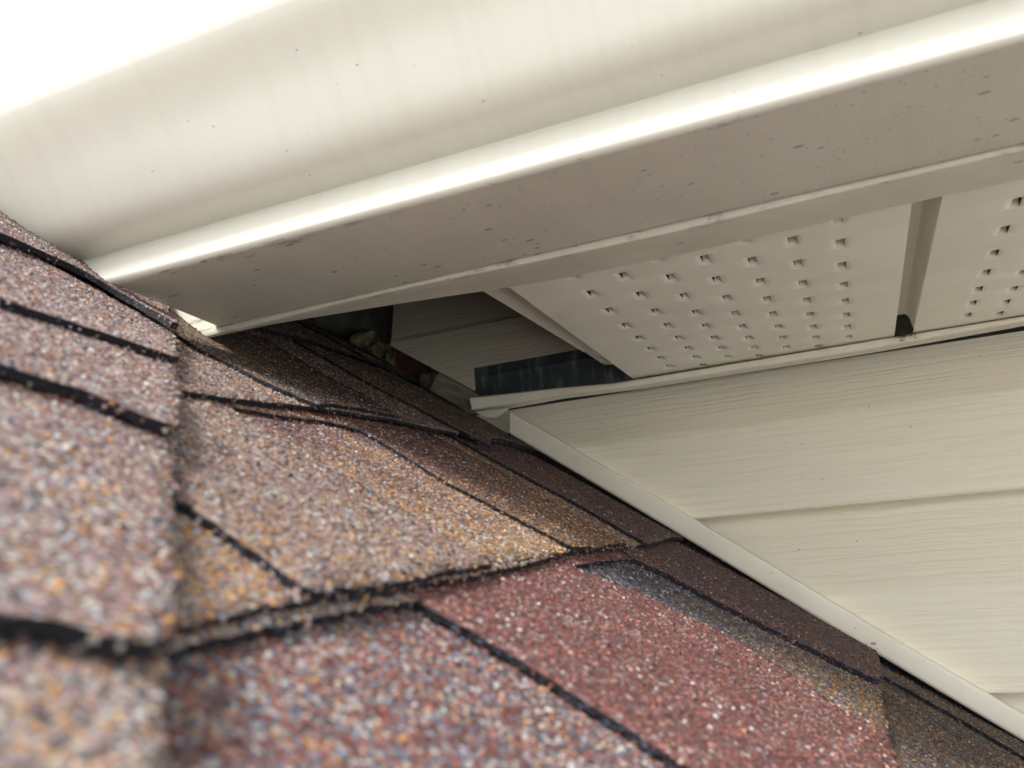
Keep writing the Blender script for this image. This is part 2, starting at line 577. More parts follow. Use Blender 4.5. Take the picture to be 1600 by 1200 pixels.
T_ = {
    'A_line': [(-0.1485, 0.6376), (-0.1497, 0.5027), (-0.151, 0.3613), (-0.1519, 0.3075)],
    'Z1_edge': [(-0.1502, 0.5427), (-0.1701, 0.5605), (-0.1984, 0.5536), (-0.2312, 0.5477)],
    'A_cut2': [(-0.1479, 0.4692), (-0.1055, 0.4452), (-0.0637, 0.426), (-0.0395, 0.422), (-0.0236, 0.4066), (-0.0243, 0.3553), (-0.0272, 0.307), (-0.052, 0.3366), (-0.0881, 0.3578), (-0.1081, 0.3521), (-0.129, 0.3441), (-0.1498, 0.348)],
    'A_cut1': [(-0.1057, 0.1803), (-0.0877, 0.1791), (-0.067, 0.1768), (-0.0491, 0.1731), (-0.0378, 0.1697), (-0.0387, 0.1449), (-0.0405, 0.1208), (-0.0419, 0.1051), (-0.0429, 0.0923)],
    'B_line': [(-0.0006, 0.6099), (-0.0123, 0.4844), (-0.0178, 0.3806), (-0.02, 0.3197), (-0.0286, 0.2479), (-0.0328, 0.2001), (-0.0354, 0.1577), (-0.0365, 0.1334), (-0.0382, 0.1137), (-0.0398, 0.1019), (-0.0411, 0.0926)],
    'B1_left': [(-0.0002, 0.126), (-0.0135, 0.127), (-0.0256, 0.1278), (-0.0339, 0.1282), (-0.0373, 0.1296)],
    'B1_bot': [(-0.0373, 0.1296), (-0.0363, 0.1538), (-0.0335, 0.1845), (-0.0295, 0.2243)],
    'B1_right': [(-0.0295, 0.2243), (0.0211, 0.2183), (0.076, 0.2117)],
    'B2_top': [(0.076, 0.2117), (0.0816, 0.2455), (0.0927, 0.2925), (0.0923, 0.3147)],
    'B2_left': [(0.0923, 0.3147), (0.0669, 0.308), (0.0337, 0.3003), (0.0178, 0.3058), (-0.0006, 0.3128), (-0.0202, 0.3205)],
    'B2_bot': [(-0.0202, 0.3205), (-0.0193, 0.3613), (-0.0153, 0.4206)],
    'B2_right': [(-0.0153, 0.4206), (0.0332, 0.4197), (0.1083, 0.4265)],
    'B3_left': [(0.0934, 0.4606), (0.079, 0.4611), (0.0392, 0.4632), (-0.0168, 0.4591)],
    'C_line': [(0.1342, 0.6173), (0.1035, 0.4673), (0.1053, 0.4075), (0.1292, 0.4085), (0.1305, 0.3623), (0.1063, 0.2983), (0.0879, 0.2454), (0.0775, 0.207), (0.0751, 0.1869)],
    'C1_left': [(0.2126, 0.3085), (0.1707, 0.2948), (0.1297, 0.278), (0.1124, 0.2804), (0.0996, 0.2855)],
    'C1_bot': [(0.0996, 0.2855), (0.1252, 0.3528), (0.1222, 0.4039)],
    'C1_right': [(0.1222, 0.4039), (0.1693, 0.4203), (0.1979, 0.4191)],
    'C2_left': [(0.2052, 0.4655), (0.181, 0.4683), (0.1361, 0.4671), (0.1015, 0.4669)],
    'cap5': [(0.0005, 0.2203), (0.0104, 0.2468), (0.0194, 0.2938), (0.0294, 0.27), (0.0458, 0.3131), (0.0541, 0.277), (0.064, 0.2526), (0.0723, 0.2459)],
    'cap4': [(0.0056, 0.1607), (0.0193, 0.1495), (0.0315, 0.141), (0.0425, 0.1334), (0.0513, 0.1288)],
    'cap3': [(0.0047, 0.0765), (0.0146, 0.0749), (0.0235, 0.0764), (0.0325, 0.0715), (0.0396, 0.0697)],
    'cap2': [(0.0059, -0.0209), (0.0092, -0.0214), (0.0154, -0.0222), (0.0217, -0.0234)]}
LINES = {
    'Z': [(-.293, -.3), (-.293, .7)],
    'A': [(-.154, -.3), (-.153, .1)] + T_['A_line'][::-1] + [(-.148, .7)],
    'B': [(-.054, .0), (-.047, .05)] + T_['B_line'][::-1] + [(0, .63), (0, .7)],
    'C': [(.045, .05), (.068, .15), (.075, .187), (.0775, .207), (.088, .245), (.1063, .298), (.1215, .345), (.126, .38), (.1245, .43), (.127, .50), (.142, .64), (.142, .7)],
    'D': [(.24, .05), (.285, .7)], 'E': [(.38, .05), (.428, .7)], 'Y': [(-.436, -.5), (-.436, .7)]}

def sk(c, y):
    a = LINES[c]
    return float(np.interp(y, [p[1] for p in a], [p[0] for p in a]))

def hcourse(c, tooth):
    def f(s, y):
        return -.005 + .0056 * (1 - (s - sk(c, y)) / .143) + ((.0026 if c == 'A' else .0021) if tooth else 0) + hdrop(s, y) - .0025 * min(1, max(0, (y - .56) / .07)) ** 2 + .0006 * noise.noise(Vector((s * 22, y * 22, 3.1)))
    return f

def resample(poly, step):
    out = []
    n = len(poly)
    for i in range(n):
        a, b = Vector(poly[i]), Vector(poly[(i + 1) % n])
        k = max(1, int((b - a).length / step))
        for j in range(k):
            out.append(a + (b - a) * (j / k))
    return out

def round_poly(poly, r=.0025):
    """cut each corner a little, as a die leaves it"""
    out = []
    n = len(poly)
    for i in range(n):
        p0, p, p1 = Vector(poly[i - 1]), Vector(poly[i]), Vector(poly[(i + 1) % n])
        a, b = (p0 - p), (p1 - p)
        if a.length < 1e-6 or b.length < 1e-6:
            continue
        ra, rb = min(r, a.length * .4), min(r, b.length * .4)
        out.append(p + a.normalized() * ra)
        out.append(p * .5 + (p + a.normalized() * ra) * .25 + (p + b.normalized() * rb) * .25)
        out.append(p + b.normalized() * rb)
    return out

def sheet(name, poly, hf, mat, parent, thick=.0018, step=.0016, jit=.0006, inner=.008, label=None):
    pts = resample(round_poly(poly), step)
    rr = random.Random(sum(map(ord, name)) + len(pts))
    pts = [Vector((p.x + rr.uniform(-jit, jit) + .0005 * noise.noise(Vector((p.x * 120, p.y * 120, 1))) + .0007 * noise.noise(Vector((p.x * 420, p.y * 420, 1))),
                   p.y + rr.uniform(-jit, jit) + .0005 * noise.noise(Vector((p.x * 120, p.y * 120, 9))) + .0007 * noise.noise(Vector((p.x * 420, p.y * 420, 9))))) for p in pts]
    n = len(pts)
    arr = np.array([(p.x, p.y) for p in pts])
    lo, hi = arr.min(0), arr.max(0)
    allp = list(pts)
    for sx in np.arange(lo[0] + inner / 2, hi[0], inner):
        for sy in np.arange(lo[1] + inner / 2, hi[1], inner):
            d = np.min((arr[:, 0] - sx) ** 2 + (arr[:, 1] - sy) ** 2)
            if d > (inner * .5) ** 2:
                allp.append(Vector((sx, sy)))
    vv, ee, ff, _, _, _ = delaunay_2d_cdt(allp, [(i, (i + 1) % n) for i in range(n)], [], 1, 1e-7)
    verts = []
    for p in vv:
        verts.append(roof(p.x, p.y, hf(p.x, p.y)))
    faces = []
    for f in ff:
        a, b, c = (vv[f[0]], vv[f[1]], vv[f[2]])
        ar = (b.x - a.x) * (c.y - a.y) - (b.y - a.y) * (c.x - a.x)
        faces.append(tuple(f) if ar < 0 else tuple(reversed(f)))   # s,y,h is left handed
    cnt = {}
    for f in faces:
        for i in range(len(f)):
            a, b = f[i], f[(i + 1) % len(f)]
            cnt.setdefault((min(a, b), max(a, b)), []).append((a, b))
    mi = [0] * len(faces)
    low = {}
    nb = len(verts)
    for k, l in cnt.items():
        if len(l) == 1:
            a, b = l[0]
            for v in (a, b):
                if v not in low:
                    low[v] = len(verts)
                    verts.append(verts[v] - NN * (thick + rr.uniform(-.0003, .0003)))
            faces.append((b, a, low[a], low[b]))
            mi.append(1)
    o = mesh_obj(name, verts, faces, [mat, M_EDGE], parent, mi, label=label)
    for f in o.data.polygons:
        f.use_smooth = f.material_index == 0
    PIECES.append((o, mat))
    return o

PIECES = []
rf = thing('shingle_roof', 'sloping roof of red, tan and slate asphalt shingles with a capped hip', 'roof', (-.12, .3, -.02))

def hip_y(s, perp):
    q = (s - B0.x - PD.x * perp) / HD.x
    return B0.y + HD.y * q + PD.y * perp

def course(c, mat, top=.185, perp=.07, name='shingle_course', label=None):
    line = [p for p in LINES[c] if p[1] <= .655]
    line = [(sk(c, .655), .655)] + sorted(line, key=lambda p: -p[1])
    # stop at the hip
    keep = [p for p in line if p[1] > hip_y(p[0], perp)]
    last = keep[-1]
    s_end = last[0] - .003
    keep.append((s_end, hip_y(s_end, perp)))
    s_top = max(p[0] for p in keep) + top
    keep.append((s_top - .02, min(.6, hip_y(s_top - .02, perp))))
    keep.append((s_top, .655))
    return sheet(name, keep, hcourse(c, False), mat, rf, label=label)

# crushed stone granules standing proud of the sheet, part of the same mesh
OCT_V = np.array([(1, 0, 0), (-1, 0, 0), (0, 1, 0), (0, -1, 0), (0, 0, 1), (0, 0, -1)], float)
OCT_F = np.array([(0, 2, 4), (2, 1, 4), (1, 3, 4), (3, 0, 4), (2, 0, 5), (1, 2, 5), (3, 1, 5), (0, 3, 5)])
ng = np.random.default_rng(11)

def add_granules(o, mat, density=.26, size=.00080):
    me = o.data
    me.calc_loop_triangles()
    nv = len(me.vertices)
    co = np.empty(nv * 3); me.vertices.foreach_get('co', co); co = co.reshape(-1, 3)
    off = Vector((0, 0, 0)); p = o
    while p is not None:
        off += p.location; p = p.parent
    off = np.array(off)
    nt_ = len(me.loop_triangles)
    tri = np.empty(nt_ * 3, dtype=np.int32); me.loop_triangles.foreach_get('vertices', tri); tri = tri.reshape(-1, 3)
    pi = np.empty(nt_, dtype=np.int32); me.loop_triangles.foreach_get('polygon_index', pi)
    mi = np.empty(len(me.polygons), dtype=np.int32); me.polygons.foreach_get('material_index', mi)
    wall = mi[pi] != 0
    a, b, c = co[tri[:, 0]], co[tri[:, 1]], co[tri[:, 2]]
    ctr = (a + b + c) / 3 + off
    ex, ey, ez = np.array(right), np.array(up), np.array(back)
    dz = -(ctr @ ez); px_ = (ctr @ ex) / np.maximum(dz, 1e-4); py_ = (ctr @ ey) / np.maximum(dz, 1e-4)
    seen = (dz > .02) & (np.abs(px_) < .80) & (np.abs(py_) < .64) & (dz < .70)
    cr = np.cross(b - a, c - a)
    area = np.linalg.norm(cr, axis=1) / 2
    nrm_ = cr / np.maximum(np.linalg.norm(cr, axis=1)[:, None], 1e-12)
    nrm_[(nrm_ @ np.array(NN) < 0) & ~wall] *= -1
    w = area * seen * np.where(wall, .26, 1.0)
    w *= np.where(dz > .45, .35, 1.0)
    m = int(w.sum() * 1e6 * density)
    if m < 10:
        return
    k = ng.choice(len(tri), m, p=w / w.sum())
    u, v = ng.random(m), ng.random(m)
    fl = u + v > 1
    u[fl], v[fl] = 1 - u[fl], 1 - v[fl]
    pos = a[k] + (b[k] - a[k]) * u[:, None] + (c[k] - a[k]) * v[:, None]
    sz = size * ng.uniform(.6, 1.25, m)
    pos = pos + nrm_[k] * (sz * .12)[:, None]
    q = ng.normal(size=(m, 4)); q /= np.linalg.norm(q, axis=1)[:, None]
    x, y, z, s = q.T
    Rm = np.stack([1 - 2 * (y * y + z * z), 2 * (x * y - z * s), 2 * (x * z + y * s), 2 * (x * y + z * s), 1 - 2 * (x * x + z * z), 2 * (y * z - x * s),
                   2 * (x * z - y * s), 2 * (y * z + x * s), 1 - 2 * (x * x + y * y)], 1).reshape(m, 3, 3)
    gv_ = OCT_V[None] * ng.uniform(.65, 1.2, (m, 6, 1)) + ng.uniform(-.22, .22, (m, 6, 3))
    gv_ = np.einsum('mij,mkj->mki', Rm, gv_) * sz[:, None, None]
    dn = np.einsum('mki,mi->mk', gv_, nrm_[k])
    gv_ -= dn[:, :, None] * nrm_[k][:, None, :] * .35
    gv_ += pos[:, None, :]
    allv = np.concatenate([co, gv_.reshape(-1, 3)])
    gfc = (OCT_F[None] + (nv + 6 * np.arange(m))[:, None, None]).reshape(-1)
    npoly = len(me.polygons)
    ls = np.empty(npoly, dtype=np.int32); me.polygons.foreach_get('loop_start', ls)
    lv_ = np.empty(len(me.loops), dtype=np.int32); me.loops.foreach_get('vertex_index', lv_)
    sm = np.empty(npoly, dtype=bool); me.polygons.foreach_get('use_smooth', sm)
    nm = bpy.data.meshes.new(me.name)
    nm.vertices.add(len(allv)); nm.vertices.foreach_set('co', allv.reshape(-1))
    nm.loops.add(len(lv_) + len(gfc)); nm.loops.foreach_set('vertex_index', np.concatenate([lv_, gfc]).astype(np.int32))
    nm.polygons.add(npoly + 8 * m)
    nm.polygons.foreach_set('loop_start', np.concatenate([ls, len(lv_) + 3 * np.arange(8 * m)]).astype(np.int32))
    nm.update(calc_edges=True)
    nm.polygons.foreach_set('material_index', np.concatenate([mi, np.full(8 * m, 2)]).astype(np.int32))
    nm.polygons.foreach_set('use_smooth', np.concatenate([sm, np.zeros(8 * m, bool)]))
    at = nm.attributes.new('gr', 'FLOAT_COLOR', 'FACE')
    colr = np.zeros((npoly + 8 * m, 4), dtype=np.float32)
    colr[npoly:, :3] = np.repeat(ng.random((m, 3)), 8, axis=0)
    at.data.foreach_set('color', colr.reshape(-1))
    for mm in me.materials:
        nm.materials.append(mm)
    nm.materials.append(LOOSE[mat.name])
    old = me.name
    o.data = nm
    bpy.data.meshes.remove(me)
    nm.name = old

# deck under everything, both slopes of the hip
dv, df = [], []
def hp(al, perp, h):
    """point at distance al along the hip and perp across it, over the crest onto the far slope"""
    if perp <= CREST:
        q = B0 + HD * al + PD * perp
        return roof(q.x, q.y, h)
    q = B0 + HD * al + PD * CREST
    base = roof(q.x, q.y, 0)
    dirn = (roof(*(B0 + HD * al + PD * (CREST + .1)), 0) - base)
    hipd = (roof(*(B0 + HD * (al + .1) + PD * CREST), 0) - base).normalized()
    n2 = Vector((0, -math.sin(TH), math.cos(TH)))
    d2 = hipd.cross(n2)
    if d2.dot(dirn) < 0:
        d2 = -d2
    return base + d2 * (perp - CREST) + n2 * h
als = [-3.0, -1.2, -.5] + [i * .03 - .3 for i in range(43)]
pps = [-1.2 + .3 * i for i in range(4)] + [-.1, -.02, 0.03, .06, .09, .1249, .1251, .2, .4, .8, 1.6, 3]
for al in als:
    for pp in pps:
        q = B0 + HD * al + PD * min(pp, CREST)
        h = -.014 + hdrop(q.x, q.y)
        v = hp(al, pp, h)
        dv.append(v if pp > CREST else roof(q.x, min(q.y, .70), h))
n = len(pps)
for i in range(len(als) - 1):
    for j in range(n - 1):
        a = i * n + j
        df.append((a, a + 1, a + n + 1, a + n))
deck = mesh_obj('roof_deck', dv, df, M_DARKSHADE, rf)
bm = bmesh.new(); bm.from_mesh(deck.data); bmesh.ops.recalc_face_normals(bm, faces=bm.faces); bm.to_mesh(deck.data); bm.free()

cE = course('E', M_DARKSHADE)
cD = course('D', M_DARKSHADE)
cC = course('C', M_TAN, label='shingle course in the shade of the gutter')
cB = course('B', M_GOLD, label='tan speckled shingle course ending in a double dark line')
cA = course('A', M_BLUERED, label='lowest large shingle course, slate and red speckles')
cZ = course('Z', M_DARKSHADE, label='grey brown shingle course at the foot of the wall trim')
cY = course('Y', M_TAN)

# ---- the thicker tabs laminated on each course
T = T_
# course A: the red tab and the maroon tab by the wall joined by the strip along the top
cut1 = T['A_cut1']; cut2 = T['A_cut2']
e1 = cut1[0]
slope1 = ((cut1[0][0] - cut1[3][0]), (cut1[0][1] - cut1[3][1]))
k1 = (-.1535 - e1[0]) / slope1[0]
bot1 = (-.1535, e1[1] + slope1[1] * k1)
a_poly = [(-.1485, .655)] + [(-.1500, .52)] + [cut2[0]] + cut2[1:] + [(-.1515, .33), (-.152, .28), bot1] + cut1 + [(-.0445, .06), (-.02, .06), (.03, .12), (.03, .655)]
a_poly = [p for p in a_poly if not (p[1] < T['A_cut1'][4][1] - .002 and p[0] > -.05)]
a_poly = a_poly[:-1] + [(.02, T['A_cut1'][4][1] + .01), (.02, .655)]
strip_poly = cut1[4:] + [(-.0445, .06), (-.02, .06), (.02, .12), (.02, T['A_cut1'][4][1] + .0095)]
sheet('shingle_tab', strip_poly, hcourse('A', True), M_CAPLOW, cA, label='narrow tan strip between the two dark lines')
# the corner of the cut runs past the bottom line, keep inside
sheet('shingle_tab', a_poly, hcourse('A', True), M_RED, cA, label='brick red tab with white flecks')
# the tab next to the wall is maroon and lies as a separate lamination over the strip
m_poly = [(-.1490, .655), (-.1499, .50), cut2[0], cut2[1], cut2[2], cut2[3], cut2[4], (-.004, .43), (.03, .43), (.03, .655)]
sheet('shingle_tab', m_poly, lambda s, y: hcourse('A', True)(s, y) + .0007, M_MAROON, cA, thick=.0032, label='dark maroon tab beside the wall trim')
# base colour in the second gap: slate running into tan
s_poly = [(-.1512, .36), (-.1500, .45), (-.10, .455), (-.02, .43), (-.02, .30), (-.06, .31), (-.11, .325), (-.1512, .325)]
sheet('shingle_backing', s_poly, lambda s, y: hcourse('A', False)(s, y) + .0006, M_SLATE, cA, thick=.001, label='slate backing that turns tan lower down')

# course B
b1 = [T['B1_left'][-1]] + T['B1_bot'][1:] + T['B1_right'][1:] + T['B2_top'][1:] + T['B2_left'][1:]
strip_top = [(.14, .31), (.13, .12), (.055, .105)]
b1_poly = T['B1_left'] + T['B1_bot'][1:] + T['B1_right'][1:] + [(.10, .20), (.10, .14), (.05, .10)]
sheet('shingle_tab', b1_poly, hcourse('B', True), M_TAN, cB, label='large tan tab with a slanting left edge')
b2_poly = T['B2_top'] + T['B2_left'][1:] + T['B2_bot'][1:] + T['B2_right'][1:] + [(.16, .44), (.16, .30), (.12, .20), (.09, .20)]
sheet('shingle_tab', b2_poly, hcourse('B', True), M_BROWN, cB, label='red brown tab turning tan at its foot')
gap_poly = [(-.0275, .235), (-.0205, .318), (.0, .318), (.035, .308), (.092, .322), (.09, .25), (.07, .205), (.02, .211), (-.02, .217)]
sheet('shingle_backing', gap_poly, lambda s, y: hcourse('B', False)(s, y) + .0005, M_BROWNGAP, cB, thick=.0008, label='backing between two tabs, maroon above and orange below')
b3_poly = [(.13, .466)] + T['B3_left'] + [(-.006, .56), (0.0, .655), (.16, .655), (.16, .466)]
sheet('shingle_tab', b3_poly, hcourse('B', True), M_MAROON, cB, label='dark maroon tab under the sloping trim')

# course C
c1_poly = T['C1_left'] + [(.115, .318), (.129, .355), (.128, .40)] + T['C1_right'][1:] + [(.26, .42), (.27, .30), (.235, .30)]
sheet('shingle_tab', c1_poly, hcourse('C', True), M_DARKSHADE, cC)
c2_poly = T['C2_left'] + [(.129, .52), (.142, .655), (.28, .655), (.28, .466)]
sheet('shingle_tab', c2_poly, hcourse('C', True), M_DARKSHADE, cC)
sheet('shingle_tab', [(.262, .36), (.270, .47), (.40, .48), (.40, .36)], hcourse('D', True), M_DARKSHADE, cD)
sheet('shingle_tab', [(.276, .55), (.285, .655), (.40, .655), (.40, .55)], hcourse('D', True), M_DARKSHADE, cD)

# course Z: the tab along the wall trim
ze = T['Z1_edge']
dz = (ze[-1][0] - ze[1][0], ze[-1][1] - ze[1][1])
z_poly = [(-.125, .553), (-.1502, .553), (-.1701, .5575), (-.1984, .5530), (-.2312, .548), (-.292, .540), (-.292, .655), (-.125, .655)]
sheet('shingle_tab', z_poly, hcourse('Z', True), M_DARKSHADE, cZ, label='grey tan tab along the foot of the wall trim')
sheet('shingle_tab', [(-.12, .16), (-.292, .13), (-.292, .33), (-.12, .30)], hcourse('Z', True), M_TAN, cZ)
sheet('shingle_tab', [(-.26, .2), (-.434, .2), (-.434, .4), (-.26, .4)], hcourse('Y', True), M_RED, cY)

# ---- hip caps, each lapping the one below it
def hip_cap(front, mat, label=None, ripple=0.0, seed=1):
    """front: list of (perp, along) of the lower edge"""
    rr = random.Random(seed)
    a0 = np.mean([p[1] for p in front])
    fp = [p[0] for p in front]; fa = [p[1] for p in front]
    perps = [i * .0035 for i in range(int(.25 / .0035))]
    rows = 52
    perps = [p_ + .0022 for p_ in perps]
    V, F, MI = [], [], []
    for j in range(rows):
        for i, pp in enumerate(perps):
            af = float(np.interp(pp, fp, fa)) + .0035
            al = af + .165 * (j / (rows - 1)) ** 1.25
            ppj = pp
            if i == 0:
                ppj += .0012 * noise.noise(Vector((al * 160, seed, 2))) + rr.uniform(-.0004, .0004)
                if j < 4:
                    ppj += .0022 * (1 - j / 4) ** 2
            if j == 0:
                al += rr.uniform(-.0005, .0005) + .001 * noise.noise(Vector((pp * 150, seed, 5)))
            q = B0 + HD * al + PD * min(ppj, CREST)
            h = .0035 + .0045 * (1 - (al - a0) / .12) + hdrop(q.x, q.y) + .0007 * noise.noise(Vector((al * 30, pp * 30, seed)))
            e = abs(pp - CREST)
            if e < .03:
                h -= .006 * (1 - e / .03) ** 2
            V.append(hp(al, ppj, h))
    n = len(perps)
    for j in range(rows - 1):
        for i in range(n - 1):
            a = j * n + i
            F.append((a, a + n, a + n + 1, a + 1)); MI.append(0)
    def wall(seq):
        low = []
        for v in seq:
            low.append(len(V)); V.append(V[v] - NN * (.0026 + rr.uniform(-.0004, .0004)))
        for k in range(len(seq) - 1):
            F.append((seq[k], seq[k + 1], low[k + 1], low[k])); MI.append(1)
    wall(list(range(n)))
    wall([j * n for j in range(rows)][::-1])
    o = mesh_obj('hip_cap', V, F, [mat, M_EDGE], rf, MI, label=label)
    bm = bmesh.new(); bm.from_mesh(o.data); bmesh.ops.recalc_face_normals(bm, faces=bm.faces)
    up_ = sum((f.normal.dot(NN) for f in bm.faces if f.material_index == 0))
    if up_ < 0:
        bmesh.ops.reverse_faces(bm, faces=bm.faces)
    bm.to_mesh(o.data); bm.free()
    for f in o.data.polygons:
        f.use_smooth = f.material_index == 0
    PIECES.append((o, mat))
    return o

def ext(f, slope=-.12):
    p = list(f)
    p.insert(0, (.0022, p[0][1] + .0005)) if p[0][0] > .0045 else None
    p.append((.12, p[-1][1] + slope * (.12 - p[-1][0])))
    p.append((.25, p[-1][1]))
    return p
hip_cap(ext([(0, -.112), (.06, -.115)]), M_CAPLOW, 'straw coloured hip cap, lowest of the caps', seed=1)
hip_cap(ext(T['cap2']), M_CAP, 'large pink speckled hip cap above the straw coloured one', seed=2)
hip_cap(ext(T['cap3']), M_CAP, 'middle hip cap', seed=3)
hip_cap(ext(T['cap4'], -.25), M_CAP, 'hip cap whose dirty edge lies nearest the gutter corner', seed=4)
hip_cap(ext([(0, .228), (.010, .250), (.020, .278), (.030, .285), (.045, .292), (.060, .275), (.075, .252)], -.2), M_CAP, 'topmost hip cap, touching the end of the gutter', seed=5)

for o_, m_ in PIECES:
    if 'backing' not in o_.name:
        add_granules(o_, m_)
    else:
        add_granules(o_, m_)

# ------------------------------------------------------------------ gutter (K style, painted aluminium)
gt = thing('gutter', 'long almond painted metal gutter with a bright lower step and speckled underside', 'gutter', (.3, .30, .148))
prof = [(.344, .236), (.344, .1495), (.3425, .148)]
prof += [(.3425 - .0735 * i / 6, .148) for i in range(1, 7)]
prof += [(.2672, .1484), (.2660, .1496), (.2657, .1512), (.2672, .1541), (.2694, .1586), (.2736, .1670), (.2741, .1679), (.2740, .1686), (.2732, .1691)]
prof += [(.2690, .1699), (.2640, .1712), (.2595, .1731), (.2560, .1756), (.2537, .1784), (.2518, .1812), (.2496, .1850), (.2474, .1890), (.2452, .1930), (.2430, .1970), (.2406, .2010),
         (.2378, .2050), (.2345, .2092), (.2310, .2132), (.2274, .2172), (.2244, .2208), (.2229, .2236), (.2226, .2256), (.2238, .2272), (.2262, .2274), (.2275, .2262), (.2268, .2248)]
def g_end(y, z):
    if y > .2655 and z < .1495:
        return -.307 - (y - .2655) * .085
    if y > .34:
        return -.318
    r = z / y
    return y * float(np.interp(r, [.554, .612, .681, .766, 1.03], [-1.157, -1.24, -1.354, -1.469, -1.82])) - .004
xs = [0, 1, 2, 3] + [4 + i for i in range(26)]
xpos = [None] + [(-.30 + .02 * i) for i in range(1, 4)] + [(-.22 + .08 * i) for i in range(26)]
gv, gf = [], []
for k in range(len(xpos)):
    for (y, z) in prof:
        x = g_end(y, z) if k == 0 else xpos[k]
        if k in (1, 2, 3):
            x = g_end(y, z) + (-.22 - g_end(y, z)) * k / 4
        gv.append((x, y, z))
np_ = len(prof)
for k in range(len(xpos) - 1):
    for i in range(np_ - 1):
        a = k * np_ + i
        gf.append((a, a + np_, a + np_ + 1, a + 1))
gmi = [1 if 2 <= i <= 8 else 0 for k in range(len(xpos) - 1) for i in range(np_ - 1)]
tr_ = solid(mesh_obj('trough', gv, gf, [M_GUTTER, M_GUTTER_UNDER], gt, gmi, smooth=True), .0007, 0)
sharp(tr_, 60)
for i, hx in enumerate((.12, .72, 1.32)):           # hidden hangers across the top
    v, f = sweep([(.226, .224), (.226, .2215), (.343, .2215), (.343, .224), (.226, .224)], [hx, hx + .012])
    mesh_obj('hanger', v, f, M_GUTTER, gt)

# ------------------------------------------------------------------ fascia trim
fs = thing('fascia_trim', 'almond metal fascia strip with a narrow grimy flange below the gutter', 'fascia', (.3, .3455, .1455))
def flange(x):
    return float(np.interp(x, [-.345, -.31, -.285, -.25, -.20, -.14, .1], [.3475, .3485, .3505, .3575, .3660, .3745, .3755]))
fx = [-.352, -.34, -.33, -.32, -.31, -.30, -.285, -.27, -.25, -.22, -.19, -.16, -.12, -.06, 0, .06, .12, .2, .4, .8, 1.3, 1.78]
fv, ff = [], []
for x in fx:
    e = flange(x)
    sag = .0010 * math.sin(x * 23) * (1 if x < .0 else .4)
    pr = [(e + .0002, .1470), (e, .1458)] + [(e + (.3478 - e) * i / 4, .1455 + .0004 * math.sin(i)) for i in range(1, 4)] + [(.3478, .1455), (.3462, .1459), (.3457, .1470), (.3456, .1482), (.3456, .20), (.3456, .236)]
    for y, z in pr:
        fv.append((x, y, z + (sag if z < .148 else 0)))
m_ = len(pr)
for k in range(len(fx) - 1):
    for i in range(m_ - 1):
        a = k * m_ + i
        ff.append((a, a + m_, a + m_ + 1, a + 1))
sharp(solid(mesh_obj('fascia_cover', fv, ff, M_FASCIA, fs, smooth=True), .0006, 0), 50)

# ------------------------------------------------------------------ upper roof that closes the eave from above
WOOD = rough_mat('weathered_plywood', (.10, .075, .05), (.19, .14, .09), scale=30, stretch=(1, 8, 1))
ur = thing('upper_roof', 'roof deck above the gutter and soffit, seen only as darkness through the eave opening', 'roof', (.3, .35, .24))
v = [(-2.2, .345, .24), (1.8, .345, .24), (1.8, 2.4, 1.71), (-2.2, 2.4, 1.71), (-2.2, .33, .262), (1.8, .33, .262), (1.8, 2.4, 1.735), (-2.2, 2.4, 1.735)]
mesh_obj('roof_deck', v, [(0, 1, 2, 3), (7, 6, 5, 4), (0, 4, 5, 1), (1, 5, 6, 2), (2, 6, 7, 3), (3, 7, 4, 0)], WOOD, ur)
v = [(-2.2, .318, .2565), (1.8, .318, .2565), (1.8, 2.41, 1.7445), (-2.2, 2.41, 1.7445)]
solid(mesh_obj('shingle_cover', v, [(0, 1, 2, 3)], M_DARKSHADE, ur), .004, 1)
v = [(-.62, .347, .26), (-.62, .70, .26), (-.62, .70, .492), (-.62, .347, .238), (-.60, .347, .26), (-.60, .70, .26), (-.60, .70, .492), (-.60, .347, .238)]
mesh_obj('light_block_board', v, [(0, 1, 2, 3), (7, 6, 5, 4), (0, 4, 5, 1), (1, 5, 6, 2), (3, 2, 6, 7), (0, 3, 7, 4)], WOOD, ur)  # added unseen board, blocks light leaking into the eave cavity
v = [(-.345, .347, .151), (1.8, .347, .151), (1.8, .347, .24), (-.50, .347, .24), (-.345, .366, .151), (1.8, .366, .151), (1.8, .366, .24), (-.50, .366, .24)]  # left end slanted outward to stop a light leak
mesh_obj('fascia_board', v, [(0, 1, 2, 3), (7, 6, 5, 4), (0, 4, 5, 1), (1, 5, 6, 2), (3, 2, 6, 7), (0, 3, 7, 4)], WOOD, ur)

